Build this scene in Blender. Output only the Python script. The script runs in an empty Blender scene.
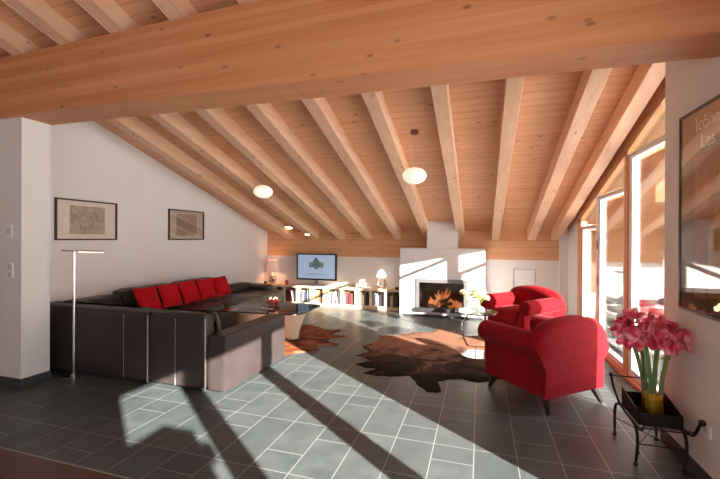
import bpy, bmesh, math, random
from mathutils import Vector, Matrix, noise
random.seed(7)
scene = bpy.context.scene
PI = math.pi

# ------------------------------------------------------------------ camera
FPX = 386.0
YAW = math.atan(120 / FPX)
EYE = 1.45
cam_data = bpy.data.cameras.new('camera')
cam_data.sensor_fit = 'HORIZONTAL'
cam_data.sensor_width = 36.0
cam_data.lens = 36.0 * FPX / 720.0
cam_data.clip_start = 0.05
cam_data.clip_end = 300
cam = bpy.data.objects.new('camera', cam_data)
scene.collection.objects.link(cam)
_fw = Vector((-math.sin(YAW), math.cos(YAW), 0)); _rt = Vector((math.cos(YAW), math.sin(YAW), 0)); _up = Vector((0, 0, 1))
_p, _r = math.radians(.1), math.radians(.25)
fw = _fw * math.cos(_p) - _up * math.sin(_p); up1 = _up * math.cos(_p) + _fw * math.sin(_p)
rt = _rt * math.cos(_r) + up1 * math.sin(_r); up2 = up1 * math.cos(_r) - _rt * math.sin(_r)
mat = Matrix((rt, up2, -fw)).transposed().to_4x4()
mat.translation = Vector((0, 0, EYE))
cam.matrix_world = mat
scene.camera = cam

# ------------------------------------------------------------------ sky, sun, exposure
world = bpy.data.worlds.new('winter_sky'); scene.world = world
world.use_nodes = True
wn = world.node_tree.nodes; wl = world.node_tree.links
wn.clear()
w_out = wn.new('ShaderNodeOutputWorld'); w_bg = wn.new('ShaderNodeBackground')
w_bg.inputs['Color'].default_value = (0.93, 0.95, 1.0, 1); w_bg.inputs['Strength'].default_value = 3.5
wl.new(w_bg.outputs[0], w_out.inputs[0])

SUN_AZ, SUN_EL = math.radians(38), math.radians(19)
sun_data = bpy.data.lights.new('sun', 'SUN')
sun_data.energy = 30.0; sun_data.angle = math.radians(.6); sun_data.color = (1.0, .95, .87)
sun = bpy.data.objects.new('sun', sun_data); scene.collection.objects.link(sun)
_d = Vector((-math.cos(SUN_AZ) * math.cos(SUN_EL), math.sin(SUN_AZ) * math.cos(SUN_EL), -math.sin(SUN_EL)))
sun.rotation_euler = _d.to_track_quat('-Z', 'Y').to_euler()
sun.location = (8, -6, 6)

vs = scene.view_settings
vs.view_transform = 'Standard'; vs.look = 'None'; vs.gamma = 1.0; vs.use_curve_mapping = False
vs.exposure = 0.38
scene.cycles.max_bounces = 10
scene.cycles.diffuse_bounces = 6
scene.cycles.transparent_max_bounces = 24
scene.cycles.sample_clamp_indirect = 8
scene.cycles.use_denoising = True

# ------------------------------------------------------------------ materials
def new_mat(name):
    m = bpy.data.materials.new(name); m.use_nodes = True
    nt = m.node_tree; b = nt.nodes['Principled BSDF']
    return m, nt, b

def N(nt, kind, **kw):
    n = nt.nodes.new(kind)
    for k, v in kw.items():
        if k in n.inputs: n.inputs[k].default_value = v
        else: setattr(n, k, v)
    return n

def mth(nt, op, a, b=None, c=None):
    n = nt.nodes.new('ShaderNodeMath'); n.operation = op
    for i, v in enumerate((a, b, c)):
        if v is None: continue
        if isinstance(v, (int, float)): n.inputs[i].default_value = v
        else: nt.links.new(v, n.inputs[i])
    return n.outputs[0]

def mixc(nt, fac, a, b, mode='MIX'):
    n = nt.nodes.new('ShaderNodeMix'); n.data_type = 'RGBA'; n.blend_type = mode
    for idx, v in ((0, fac), (6, a), (7, b)):
        if isinstance(v, (int, float)): n.inputs[idx].default_value = v
        elif isinstance(v, tuple): n.inputs[idx].default_value = (*v[:3], 1)
        else: nt.links.new(v, n.inputs[idx])
    return n.outputs[2]

def ramp(nt, fac, stops):
    n = nt.nodes.new('ShaderNodeValToRGB')
    e = n.color_ramp.elements
    while len(e) < len(stops): e.new(.5)
    for el, (p, c) in zip(e, stops):
        el.position = p; el.color = (*c[:3], 1) if isinstance(c, tuple) else (c, c, c, 1)
    nt.links.new(fac, n.inputs[0])
    return n.outputs[0]

def simple(name, col, rough=.6, metal=0, var=.08, scale=8, bump=0, bscale=60, spec=.5, sheen=0, coat=0):
    m, nt, b = new_mat(name)
    tc = N(nt, 'ShaderNodeTexCoord'); nz = N(nt, 'ShaderNodeTexNoise', Scale=scale, Detail=4.0)
    nt.links.new(tc.outputs['Object'], nz.inputs['Vector'])
    c0 = tuple(max(0, c * (1 - var)) for c in col); c1 = tuple(min(1, c * (1 + var)) for c in col)
    nt.links.new(ramp(nt, nz.outputs[0], [(.3, c0), (.7, c1)]), b.inputs['Base Color'])
    b.inputs['Roughness'].default_value = rough; b.inputs['Metallic'].default_value = metal
    b.inputs['Specular IOR Level'].default_value = spec
    if sheen: b.inputs['Sheen Weight'].default_value = sheen; b.inputs['Sheen Roughness'].default_value = .4
    if coat: b.inputs['Coat Weight'].default_value = coat
    if bump:
        n2 = N(nt, 'ShaderNodeTexNoise', Scale=bscale, Detail=3.0)
        nt.links.new(tc.outputs['Object'], n2.inputs['Vector'])
        bp = N(nt, 'ShaderNodeBump', Strength=bump, Distance=.01)
        nt.links.new(n2.outputs[0], bp.inputs['Height']); nt.links.new(bp.outputs[0], b.inputs['Normal'])
    return m

def wood(name, light, dark, axis='Y', rough=.55, knots=True, boards=None, grain=1.0, spec=.35, lam=None):
    """grain runs along axis; boards=(axis, width) adds seams"""
    m, nt, b = new_mat(name)
    tc = N(nt, 'ShaderNodeTexCoord'); mp = N(nt, 'ShaderNodeMapping')
    s = {'X': (.5, 9, 9), 'Y': (9, .5, 9), 'Z': (9, 9, .5)}[axis]
    mp.inputs['Scale'].default_value = tuple(v * grain for v in s)
    nt.links.new(tc.outputs['Object'], mp.inputs['Vector'])
    nz = N(nt, 'ShaderNodeTexNoise', Scale=1.6, Detail=6.0, Roughness=.65, Distortion=.35)
    nt.links.new(mp.outputs[0], nz.inputs['Vector'])
    col = ramp(nt, nz.outputs[0], [(.3, dark), (.62, light), (.8, tuple(min(1, c * 1.06) for c in light))])
    big = N(nt, 'ShaderNodeTexNoise', Scale=.9, Detail=2.0)
    nt.links.new(tc.outputs['Object'], big.inputs['Vector'])
    col = mixc(nt, mth(nt, 'MULTIPLY', big.outputs[0], .5), col, tuple(c * .78 for c in light))
    if knots:
        mp2 = N(nt, 'ShaderNodeMapping')
        ks = {'X': (4.6, 9.5, 9.5), 'Y': (9.5, 4.6, 9.5), 'Z': (9.5, 9.5, 4.6)}[axis]
        mp2.inputs['Scale'].default_value = ks
        nt.links.new(tc.outputs['Object'], mp2.inputs['Vector'])
        vo = N(nt, 'ShaderNodeTexVoronoi', Scale=1.0)
        nt.links.new(mp2.outputs[0], vo.inputs['Vector'])
        k = ramp(nt, vo.outputs['Distance'], [(.07, 1.0), (.16, 0.0)])
        sep = nt.nodes.new('ShaderNodeSeparateColor'); nt.links.new(vo.outputs['Color'], sep.inputs[0])
        gate = mth(nt, 'GREATER_THAN', sep.outputs[0], .55)
        col = mixc(nt, mth(nt, 'MULTIPLY', mth(nt, 'MULTIPLY', k, gate), .75), col, (.13, .045, .018))
    if boards:
        ax, wd = boards
        sp = nt.nodes.new('ShaderNodeSeparateXYZ'); nt.links.new(tc.outputs['Object'], sp.inputs[0])
        q = mth(nt, 'DIVIDE', sp.outputs['XYZ'.index(ax)], wd)
        fr = mth(nt, 'FRACT', q)
        line = mth(nt, 'LESS_THAN', fr, .045)
        wno = N(nt, 'ShaderNodeTexWhiteNoise'); wno.noise_dimensions = '1D'
        nt.links.new(mth(nt, 'FLOOR', q), wno.inputs['W'])
        col = mixc(nt, mth(nt, 'MULTIPLY', wno.outputs[0], .35), col, tuple(c * .72 for c in light))
        col = mixc(nt, mth(nt, 'MULTIPLY', line, .6), col, tuple(c * .35 for c in dark))
    if lam:
        sp = nt.nodes.new('ShaderNodeSeparateXYZ'); nt.links.new(tc.outputs['Object'], sp.inputs[0])
        q = mth(nt, 'DIVIDE', sp.outputs['XYZ'.index(lam[0])], lam[1])
        wno = N(nt, 'ShaderNodeTexWhiteNoise'); wno.noise_dimensions = '1D'
        nt.links.new(mth(nt, 'FLOOR', q), wno.inputs['W'])
        col = mixc(nt, mth(nt, 'MULTIPLY', wno.outputs[0], .38), col, (.80, .43, .24))
    nt.links.new(col, b.inputs['Base Color'])
    b.inputs['Roughness'].default_value = rough
    b.inputs['Specular IOR Level'].default_value = spec
    return m

def emis(name, col, st):
    m, nt, b = new_mat(name)
    b.inputs['Base Color'].default_value = (*col, 1)
    b.inputs['Emission Color'].default_value = (*col, 1); b.inputs['Emission Strength'].default_value = st
    return m

def thin_glass(name, tint=(1, 1, 1), refl=1.0, rough=.01, base=0.0):
    m = bpy.data.materials.new(name); m.use_nodes = True
    nt = m.node_tree; nt.nodes.clear()
    out = nt.nodes.new('ShaderNodeOutputMaterial')
    tr = N(nt, 'ShaderNodeBsdfTransparent'); tr.inputs[0].default_value = (*tint, 1)
    gl = N(nt, 'ShaderNodeBsdfGlossy', Roughness=rough)
    fr = N(nt, 'ShaderNodeFresnel', IOR=1.45)
    mx = nt.nodes.new('ShaderNodeMixShader')
    nt.links.new(mth(nt, 'MULTIPLY_ADD', fr.outputs[0], refl, base), mx.inputs[0])
    nt.links.new(tr.outputs[0], mx.inputs[1]); nt.links.new(gl.outputs[0], mx.inputs[2])
    nt.links.new(mx.outputs[0], out.inputs[0])
    return m

SPL, SPD = (.80, .45, .24), (.60, .27, .105)
M = {}
M['wall'] = simple('white_plaster', (.80, .775, .75), .9, var=.015, scale=2, bump=.05, bscale=120, spec=.2)
M['rafter'] = wood('spruce_rafter', (.87, .58, .39), (.76, .43, .25), 'Y')
M['beam'] = wood('spruce_beam', (.68, .29, .12), (.50, .17, .055), 'X', grain=.6, lam=('Z', .047))
M['ceil'] = wood('spruce_boards', (.83, .47, .27), (.68, .33, .155), 'X', boards=('Y', .105))
M['band'] = wood('spruce_band', (.80, .45, .24), (.66, .31, .13), 'X', boards=('Z', .13))
M['post'] = wood('larch_frame', (.75, .40, .22), (.56, .24, .1), 'Z', knots=False)
M['rake'] = wood('rake_wood', (.78, .44, .22), (.6, .27, .11), 'Y', knots=False)
M['sill'] = wood('larch_sill', (.68, .27, .12), (.5, .17, .06), 'Y', knots=False)
M['shelf'] = wood('maple_shelf', (.86, .70, .47), (.74, .55, .33), 'X', knots=False)
M['plyw'] = wood('pale_bent_wood', (.85, .70, .55), (.72, .55, .40), 'Z', knots=False)
M['parq'] = wood('dark_parquet', (.105, .030, .018), (.040, .012, .009), 'Y', knots=False, boards=('X', .14), rough=.3)
M['white'] = simple('white_paint', (.84, .83, .82), .45, var=.01)
M['chrome'] = simple('chrome', (.8, .78, .76), .18, metal=1, var=.02)
M['steel'] = simple('brushed_steel', (.5, .5, .5), .35, metal=1, var=.04)
M['black'] = simple('black_plastic', (.012, .012, .014), .35, var=.1)
M['slate'] = simple('slate_skirting', (.045, .055, .06), .5, var=.25, scale=14)
M['grout'] = simple('grout_joint', (.30, .31, .30), .8)
M['leather'] = simple('brown_leather', (.040, .030, .029), .40, var=.12, scale=5, bump=.12, bscale=90, spec=.35)
M['stitch'] = simple('leather_seam', (.30, .26, .24), .5)
M['velvet'] = simple('red_velvet', (.26, .004, .009), .85, var=.16, scale=22, bump=.15, bscale=200, spec=.15, sheen=.05)
M['redcloth'] = simple('red_cushion_cloth', (.50, .008, .014), .8, var=.1, scale=20, spec=.15)
M['dwood'] = simple('dark_leg_wood', (.014, .008, .007), .5, var=.2, spec=.2)
M['iron'] = simple('dark_wrought_iron', (.022, .014, .012), .45, metal=.6, var=.3, bump=.3, bscale=70)
M['glass'] = thin_glass('window_glass', (1, 1, 1), .9)
M['pglass'] = thin_glass('picture_glass', (1, 1, 1), .55)
M['tglass'] = thin_glass('table_glass', (.86, .93, .90), 1.0)
M['vglass'] = thin_glass('clear_glass', (.95, .97, .96), .4)
M['fglass'] = thin_glass('fireplace_glass', (.8, .8, .8), .8)
M['edge'] = simple('glass_edge', (.02, .06, .05), .15)
M['fblack'] = simple('firebox_steel', (.03, .03, .03), .5, var=.2)
M['snow'] = simple('snow', (.85, .87, .9), .9, var=.03, scale=3, bump=.2, bscale=6)
M['stem'] = simple('green_stem', (.17, .30, .06), .5, var=.2, scale=15)
M['bulb'] = simple('yellow_stem_base', (.78, .40, .03), .5, var=.15, scale=30)
M['leaf'] = simple('leaf_green', (.09, .18, .04), .5, var=.3)
M['tsteel'] = simple('lamp_silver', (.62, .55, .5), .25, metal=.9, var=.05)
M['shade'] = emis('glowing_shade', (1.0, .82, .70), 1.1)
M['pend'] = emis('opal_glass', (1.0, .80, .66), .58)
M['spot'] = emis('spot_glow', (1.0, .78, .45), 3.0)
M['candle'] = simple('red_wax', (.62, .05, .07), .4, var=.1)

# slate floor tiles: columns .2725 m wide along y, joints every .63 m and at the thirds
def floor_mat():
    m, nt, b = new_mat('slate_tiles')
    tc = N(nt, 'ShaderNodeTexCoord'); sp = nt.nodes.new('ShaderNodeSeparateXYZ')
    nt.links.new(tc.outputs['Object'], sp.inputs[0])
    u = mth(nt, 'DIVIDE', mth(nt, 'ADD', sp.outputs[0], 1.395), .2725)
    ci = mth(nt, 'FLOOR', u); fu = mth(nt, 'FRACT', u)
    v = mth(nt, 'DIVIDE', mth(nt, 'SUBTRACT', sp.outputs[1], 2.77), .63)
    ri = mth(nt, 'FLOOR', v); fv = mth(nt, 'FRACT', v)
    md = mth(nt, 'FLOORED_MODULO', ci, 3.0)
    lo = mth(nt, 'COMPARE', md, 0.0, .1); hi = mth(nt, 'COMPARE', md, 1.0, .1)
    split = mth(nt, 'ADD', mth(nt, 'MULTIPLY', lo, .335), mth(nt, 'MULTIPLY', hi, .69))
    gw = .0062
    def near(val, period, w):   # distance to 0 or 1 edge in metres
        d = mth(nt, 'MINIMUM', val, mth(nt, 'SUBTRACT', 1.0, val))
        return mth(nt, 'LESS_THAN', mth(nt, 'MULTIPLY', d, period), w / 2)
    g1 = near(fu, .2725, gw); g2 = near(fv, .63, gw)
    g3 = mth(nt, 'LESS_THAN', mth(nt, 'MULTIPLY', mth(nt, 'ABSOLUTE', mth(nt, 'SUBTRACT', fv, split)), .63), gw / 2)
    g = mth(nt, 'MAXIMUM', mth(nt, 'MAXIMUM', g1, g2), g3)
    upper = mth(nt, 'GREATER_THAN', fv, split)
    wno = N(nt, 'ShaderNodeTexWhiteNoise'); wno.noise_dimensions = '3D'
    cb = nt.nodes.new('ShaderNodeCombineXYZ')
    nt.links.new(ci, cb.inputs[0]); nt.links.new(ri, cb.inputs[1]); nt.links.new(upper, cb.inputs[2])
    nt.links.new(cb.outputs[0], wno.inputs['Vector'])
    nz = N(nt, 'ShaderNodeTexNoise', Scale=5.0, Detail=6.0, Roughness=.6, Distortion=.4)
    nt.links.new(tc.outputs['Object'], nz.inputs['Vector'])
    col = ramp(nt, nz.outputs[0], [(.3, (.060, .073, .074)), (.7, (.102, .118, .117))])
    col = mixc(nt, mth(nt, 'MULTIPLY', wno.outputs[0], .45), col, (.044, .053, .056))
    col = mixc(nt, g, col, (.27, .28, .27))
    nt.links.new(col, b.inputs['Base Color'])
    nt.links.new(mth(nt, 'MULTIPLY_ADD', nz.outputs[0], .25, .28), b.inputs['Roughness'])
    b.inputs['Specular IOR Level'].default_value = .34
    bp = N(nt, 'ShaderNodeBump', Strength=.25, Distance=.004)
    nt.links.new(mth(nt, 'SUBTRACT', nz.outputs[0], mth(nt, 'MULTIPLY', g, .6)), bp.inputs['Height'])
    nt.links.new(bp.outputs[0], b.inputs['Normal'])
    return m
M['floor'] = floor_mat()

def hide_mat(name, c0, c1, c2, sc, yband=None):
    m, nt, b = new_mat(name)
    tc = N(nt, 'ShaderNodeTexCoord')
    nz = N(nt, 'ShaderNodeTexNoise', Scale=sc, Detail=8.0, Roughness=.7, Distortion=1.2)
    nt.links.new(tc.outputs['Object'], nz.inputs['Vector'])
    val = nz.outputs[0]
    if yband:   # darker flank of the animal along one side of the hide
        sp = nt.nodes.new('ShaderNodeSeparateXYZ'); nt.links.new(tc.outputs['Object'], sp.inputs[0])
        d = mth(nt, 'SUBTRACT', sp.outputs[1], mth(nt, 'MULTIPLY_ADD', sp.outputs[0], yband[1], yband[0]))
        d = mth(nt, 'MULTIPLY', mth(nt, 'MINIMUM', mth(nt, 'MAXIMUM', d, -.6), .6), .30)
        val = mth(nt, 'ADD', val, d)
    col = ramp(nt, val, [(.36, c0), (.5, c1), (.66, c2)])
    f = N(nt, 'ShaderNodeTexNoise', Scale=90.0, Detail=2.0)
    nt.links.new(tc.outputs['Object'], f.inputs['Vector'])
    col = mixc(nt, mth(nt, 'MULTIPLY', f.outputs[0], .3), col, c0)
    nt.links.new(col, b.inputs['Base Color']); b.inputs['Roughness'].default_value = .85
    b.inputs['Specular IOR Level'].default_value = .12
    bp = N(nt, 'ShaderNodeBump', Strength=.5, Distance=.01)
    nt.links.new(f.outputs[0], bp.inputs['Height']); nt.links.new(bp.outputs[0], b.inputs['Normal'])
    return m
M['hide1'] = hide_mat('dark_cowhide', (.009, .004, .003), (.062, .026, .016), (.31, .15, .09), 2.2, (4.75, .15))
M['hide2'] = hide_mat('red_brown_cowhide', (.06, .015, .008), (.26, .07, .03), (.50, .22, .12), 3.0)

# ------------------------------------------------------------------ mesh helpers
COL = scene.collection
def finish(name, bm, m, parent=None, smooth=False, loc=None, rotz=None, recalc=True):
    if recalc: bmesh.ops.recalc_face_normals(bm, faces=bm.faces)
    me = bpy.data.meshes.new(name); bm.to_mesh(me); bm.free()
    mats = m if isinstance(m, (list, tuple)) else [m]
    for k in mats: me.materials.append(k)
    if smooth:
        for p in me.polygons: p.use_smooth = True
        me.set_sharp_from_angle(angle=math.radians(38))
    o = bpy.data.objects.new(name, me); COL.objects.link(o)
    if parent: o.parent = parent
    if loc: o.location = loc
    if rotz: o.rotation_euler = (0, 0, rotz)
    return o

def thing(name, label, cat, loc=(0, 0, 0), rotz=0, group=None):
    o = bpy.data.objects.new(name, None); COL.objects.link(o)
    o.empty_display_size = .1
    o.location = loc; o.rotation_euler = (0, 0, rotz)
    return tag(o, label, cat, group)
def tag(o, label, cat, group=None, kind=None):
    o['label'] = label; o['category'] = cat
    if group: o['group'] = group
    if kind: o['kind'] = kind
    return o
def struct(name, bm, m, parent=None, smooth=False):
    o = finish(name, bm, m, parent, smooth)
    if not parent: o['kind'] = 'structure'
    return o
def BM(): return bmesh.new()

def box(bm, x0, x1, y0, y1, z0, z1, bev=0, seg=2, mi=0):
    t = bmesh.new()
    bmesh.ops.create_cube(t, size=1)
    for v in t.verts:
        v.co = Vector((x0 + (v.co.x + .5) * (x1 - x0), y0 + (v.co.y + .5) * (y1 - y0), z0 + (v.co.z + .5) * (z1 - z0)))
    if bev:
        bmesh.ops.bevel(t, geom=t.edges[:], offset=bev, segments=seg, profile=.5, affect='EDGES', clamp_overlap=True)
    merge(bm, t, mi); return bm
def merge(bm, t, mi=0, mtx=None):
    mp = {}
    for v in t.verts: mp[v] = bm.verts.new(mtx @ v.co if mtx else v.co)
    for f in t.faces:
        try:
            nf = bm.faces.new([mp[v] for v in f.verts]); nf.material_index = mi; nf.smooth = f.smooth
        except ValueError: pass
    t.free()
def prism(bm, pts, fn, a, b, mi=0):
    """extrude a 2-D outline from a to b; fn(u,v,t) -> xyz"""
    A = [bm.verts.new(fn(u, v, a)) for u, v in pts]; B = [bm.verts.new(fn(u, v, b)) for u, v in pts]
    n = len(pts)
    fs = [bm.faces.new(A), bm.faces.new(B[::-1])]
    for i in range(n): fs.append(bm.faces.new((A[i], A[(i + 1) % n], B[(i + 1) % n], B[i])))
    for f in fs: f.material_index = mi
    return bm
def hexa(bm, c8, mi=0):
    v = [bm.verts.new(c) for c in c8]
    for f in ((0, 1, 2, 3), (4, 7, 6, 5), (0, 4, 5, 1), (1, 5, 6, 2), (2, 6, 7, 3), (3, 7, 4, 0)):
        bm.faces.new([v[i] for i in f]).material_index = mi
    return bm
def tube(bm, pts, r, seg=10, mi=0, cap=True):
    pts = [Vector(p) for p in pts]; rings = []
    n = len(pts); rr = r if isinstance(r, (list, tuple)) else [r] * n
    ref = None
    for i, p in enumerate(pts):
        d = (pts[min(i + 1, n - 1)] - pts[max(i - 1, 0)]).normalized()
        if ref is None: ref = Vector((0, 0, 1)) if abs(d.z) < .9 else Vector((1, 0, 0))
        s = d.cross(ref).normalized(); t = s.cross(d).normalized(); ref = t
        rings.append([bm.verts.new(p + (s * math.cos(2 * PI * k / seg) + t * math.sin(2 * PI * k / seg)) * rr[i]) for k in range(seg)])
    for a, b in zip(rings, rings[1:]):
        for k in range(seg): bm.faces.new((a[k], a[(k + 1) % seg], b[(k + 1) % seg], b[k])).material_index = mi
    if cap:
        bm.faces.new(rings[0]).material_index = mi; bm.faces.new(rings[-1][::-1]).material_index = mi
    return bm
def lathe(bm, prof, c=(0, 0, 0), seg=24, sx=1, sy=1, mi=0):
    rings = []
    for r, z in prof:
        if r < 1e-5: rings.append([bm.verts.new((c[0], c[1], c[2] + z))])
        else: rings.append([bm.verts.new((c[0] + sx * r * math.cos(2 * PI * k / seg), c[1] + sy * r * math.sin(2 * PI * k / seg), c[2] + z)) for k in range(seg)])
    for a, b in zip(rings, rings[1:]):
        for k in range(seg):
            q = []
            for v in (a[k % len(a)], a[(k + 1) % seg % len(a)], b[(k + 1) % seg % len(b)], b[k % len(b)]):
                if v not in q: q.append(v)
            if len(q) > 2: bm.faces.new(q).material_index = mi
    return bm
def sphere(bm, c, r, sx=1, sy=1, sz=1, seg=16, mi=0):
    prof = [(r * math.sin(PI * i / (seg // 2)), -r * sz * math.cos(PI * i / (seg // 2))) for i in range(seg // 2 + 1)]
    prof[0] = (0, -r * sz); prof[-1] = (0, r * sz)
    return lathe(bm, prof, c, seg, sx, sy, mi)
def bez(p0, p1, p2, p3, n=10):
    p0, p1, p2, p3 = map(Vector, (p0, p1, p2, p3)); o = []
    for i in range(n + 1):
        t = i / n; o.append(p0 * (1 - t) ** 3 + p1 * 3 * t * (1 - t) ** 2 + p2 * 3 * t * t * (1 - t) + p3 * t ** 3)
    return o
def blob(bm, x0, x1, y0, y1, z0, z1, e=.28, seg=14, puff=0.0, mi=0):
    """soft superellipsoid-like cushion"""
    t = bmesh.new()
    bmesh.ops.create_cube(t, size=2)
    bmesh.ops.subdivide_edges(t, edges=t.edges[:], cuts=7, use_grid_fill=True)
    cx, cy, cz = (x0 + x1) / 2, (y0 + y1) / 2, (z0 + z1) / 2
    hx, hy, hz = (x1 - x0) / 2, (y1 - y0) / 2, (z1 - z0) / 2
    rad = e * min(hx, hy, hz) * 2
    for v in t.verts:
        p = Vector((v.co.x * hx, v.co.y * hy, v.co.z * hz))
        inner = Vector((max(-(hx - rad), min(hx - rad, p.x)), max(-(hy - rad), min(hy - rad, p.y)), max(-(hz - rad), min(hz - rad, p.z))))
        d = p - inner
        q = inner + (d.normalized() * rad if d.length > 1e-6 else d)
        if puff:
            k = (1 - (v.co.x) ** 2) * (1 - (v.co.y) ** 2)
            q.z += puff * k * (1 if v.co.z > 0 else 0)
        v.co = Vector((cx, cy, cz)) + q
    for f in t.faces: f.smooth = True
    merge(bm, t, mi); return bm

# ------------------------------------------------------------------ room shell
YB = 7.95          # back wall
SL = .312          # roof slope
ZR0 = 1.425        # rafter underside at the back wall
def zr(y): return ZR0 + SL * (YB - y)
RD = .20           # rafter depth (vertical)
Y_NEAR = -3.6
XL, XR = -4.716, 1.28

struct('floor', box(BM(), XL - .1, 1.75, 1.815, YB + .1, -.12, 0), M['floor'])
struct('floor_parquet', box(BM(), -7.5, 1.75, Y_NEAR, 1.80, -.12, 0), M['parq'])
struct('floor_joint', box(BM(), -7.5, 1.75, 1.80, 1.815, -.12, -.001), M['grout'])
bm = BM(); box(bm, -7.5, XL - .1, 1.815, 2.7, -.12, 0); struct('floor_annex', bm, M['floor'])

bm = BM(); box(bm, XL - .15, XL, 2.84, YB, 0, 3.3); struct('wall_left', bm, M['wall'])
bm = BM(); box(bm, -7.5, -4.215, 2.58, 2.84, 0, 3.1); struct('wall_pillar', bm, M['wall'])
bm = BM(); box(bm, XL - .15, 1.40, YB, YB + .2, 0, 2.1); struct('wall_back', bm, M['wall'])
bm = BM(); box(bm, -7.6, -7.5, Y_NEAR, 2.84, 0, 5.2); struct('wall_far_left', bm, M['wall'])
# right wall with the window opening that lets the low sun in beside the camera
bm = BM()
box(bm, XR, XR + .32, 1.83, 3.335, 0, 3.2)
box(bm, XR, XR + .28, Y_NEAR, -.95, 0, 4.4)
box(bm, XR, XR + .28, -.95, 1.83, 2.04, 3.55)
box(bm, XR, XR + .28, -.95, -.42, 0, 1.58)  # unseen low block added to shade the near edge of the floor sun patch
prism(bm, [(Y_NEAR, 3.0), (3.335, 3.0), (3.335, zr(3.335) + RD), (Y_NEAR, zr(Y_NEAR) + RD)], lambda u, v, t: (t, u, v), XR, XR + .28)
struct('wall_right', bm, M['wall'])
bm = BM(); box(bm, XR + .1, XR + .2, .80, .95, 0, 2.04); box(bm, XR + .1, XR + .2, -.19, -.04, 0, 2.04); box(bm, XR + .1, XR + .14, -.40, -.24, 1.33, 1.42)  # last box: unseen tab added to cast a notch in the floor sunlight
struct('window_4', bm, M['white'])
# wall behind the camera; its opening is added and sized for fill light
bm = BM(); zt_ = zr(Y_NEAR) + RD
box(bm, -7.5, -1.2, Y_NEAR - .2, Y_NEAR, 0, zt_); box(bm, 1.0, 1.6, Y_NEAR - .2, Y_NEAR, 0, zt_)
box(bm, -1.2, 1.0, Y_NEAR - .2, Y_NEAR, 0, .4); box(bm, -1.2, 1.0, Y_NEAR - .2, Y_NEAR, 2.5, zt_)
struct('wall_rear', bm, M['wall'])

bm = BM(); box(bm, XL, 1.40, YB - .03, YB, 1.06, ZR0 + .02)
box(bm, XL, 1.40, YB - .012, YB, ZR0, ZR0 + .3)
struct('trim_1', bm, M['band'])

# skirtings
for nm, b_ in (('baseboard_pillar_front', (-7.5, -4.203, 2.565, 2.58)), ('baseboard_pillar_side', (-4.215, -4.20, 2.58, 2.84)),
               ('baseboard_right', (XR - .014, XR, 1.83, 3.335)), ('baseboard_right_end', (XR - .014, XR + .16, 3.335, 3.349))):
    bm = BM(); box(bm, *b_, .004, .085); struct(nm, bm, M['slate'])

# main beam: slightly out of level and out of square, as in the photo
def beam_pt(x, back):
    t = (x + 4.2) / 5.48
    y = (2.855 - .190 * t) if back else (2.50 - .145 * t)
    return y, 2.605 - .127 * t
xa, xb = -7.5, XR + .02
bm = BM(); c = []
for x in (xa, xb):
    yf, z = beam_pt(x, False); yb_, _ = beam_pt(x, True)
    zt = 3.165 + .0 * x
    c.append([(x, yf, z), (x, yb_, z), (x, yb_, zt), (x, yf, zt)])
hexa(bm, c[0] + c[1]); bmesh.ops.recalc_face_normals(bm, faces=bm.faces)
bmesh.ops.bevel(bm, geom=bm.edges[:], offset=.006, segments=2, affect='EDGES')
struct('trim_2', bm, M['beam'])

# rafters
rx = [-4.122, -3.502, -2.89, -2.27, -1.626, -1.01, -.362, .279, .922, 1.335]
W2 = .072
rx_all = [-7.22, -6.6, -5.98, -5.36, -4.74] + rx
for i, x in enumerate(rx_all):
    y1 = YB - .012 if x > XL else 2.7
    bm = BM(); y0 = Y_NEAR
    yn = 2.57; nt_ = .034 if x > -4.3 else .034   # notched over the main beam
    prism(bm, [(y0, zr(y0) + nt_), (yn, zr(yn) + nt_), (yn, zr(yn)), (y1, zr(y1)), (y1, zr(y1) + RD), (y0, zr(y0) + RD)], lambda u, v, t: (t, u, v), x - W2, x + W2)
    bmesh.ops.bevel(bm, geom=bm.edges[:], offset=.004, segments=1, affect='EDGES')
    struct('trim_%d' % (i + 3), bm, M['rafter'])
# boarded ceiling
bm = BM()
prism(bm, [(Y_NEAR, zr(Y_NEAR) + RD - .01), (YB + .2, zr(YB + .2) + RD - .01), (YB + .2, zr(YB + .2) + RD + .12), (Y_NEAR, zr(Y_NEAR) + RD + .12)], lambda u, v, t: (t, u, v), -7.6, 1.62)
struct('ceiling', bm, M['ceil'])
# porch roof outside: stepped
bm = BM()
def roofslab(x0, x1, y0, y1):
    prism(bm, [(y0, zr(y0) + RD - .01), (y1, zr(y1) + RD - .01), (y1, zr(y1) + RD + .12), (y0, zr(y0) + RD + .12)], lambda u, v, t: (t, u, v), x0, x1)
roofslab(1.62, 2.25, 3.42, YB + .2); roofslab(2.25, 5.2, 6.25, YB + .2)
struct('ceiling_porch', bm, M['ceil'])
for i, (x, y0) in enumerate(((1.98, 3.45), (2.6, 6.25), (3.2, 6.25), (3.85, 6.25), (4.5, 6.25))):
    bm = BM(); y1 = YB - .012
    prism(bm, [(y0, zr(y0)), (y1, zr(y1)), (y1, zr(y1) + RD), (y0, zr(y0) + RD)], lambda u, v, t: (t, u, v), x - W2, x + W2)
    struct('trim_%d' % (i + 20), bm, M['rafter'])
bm = BM(); prism(bm, [(6.15, zr(6.15) - .02), (6.27, zr(6.27) - .02), (6.27, zr(6.27) + RD), (6.15, zr(6.15) + RD)], lambda u, v, t: (t, u, v), 2.25, 5.2)
struct('trim_25', bm, M['band'])

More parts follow.
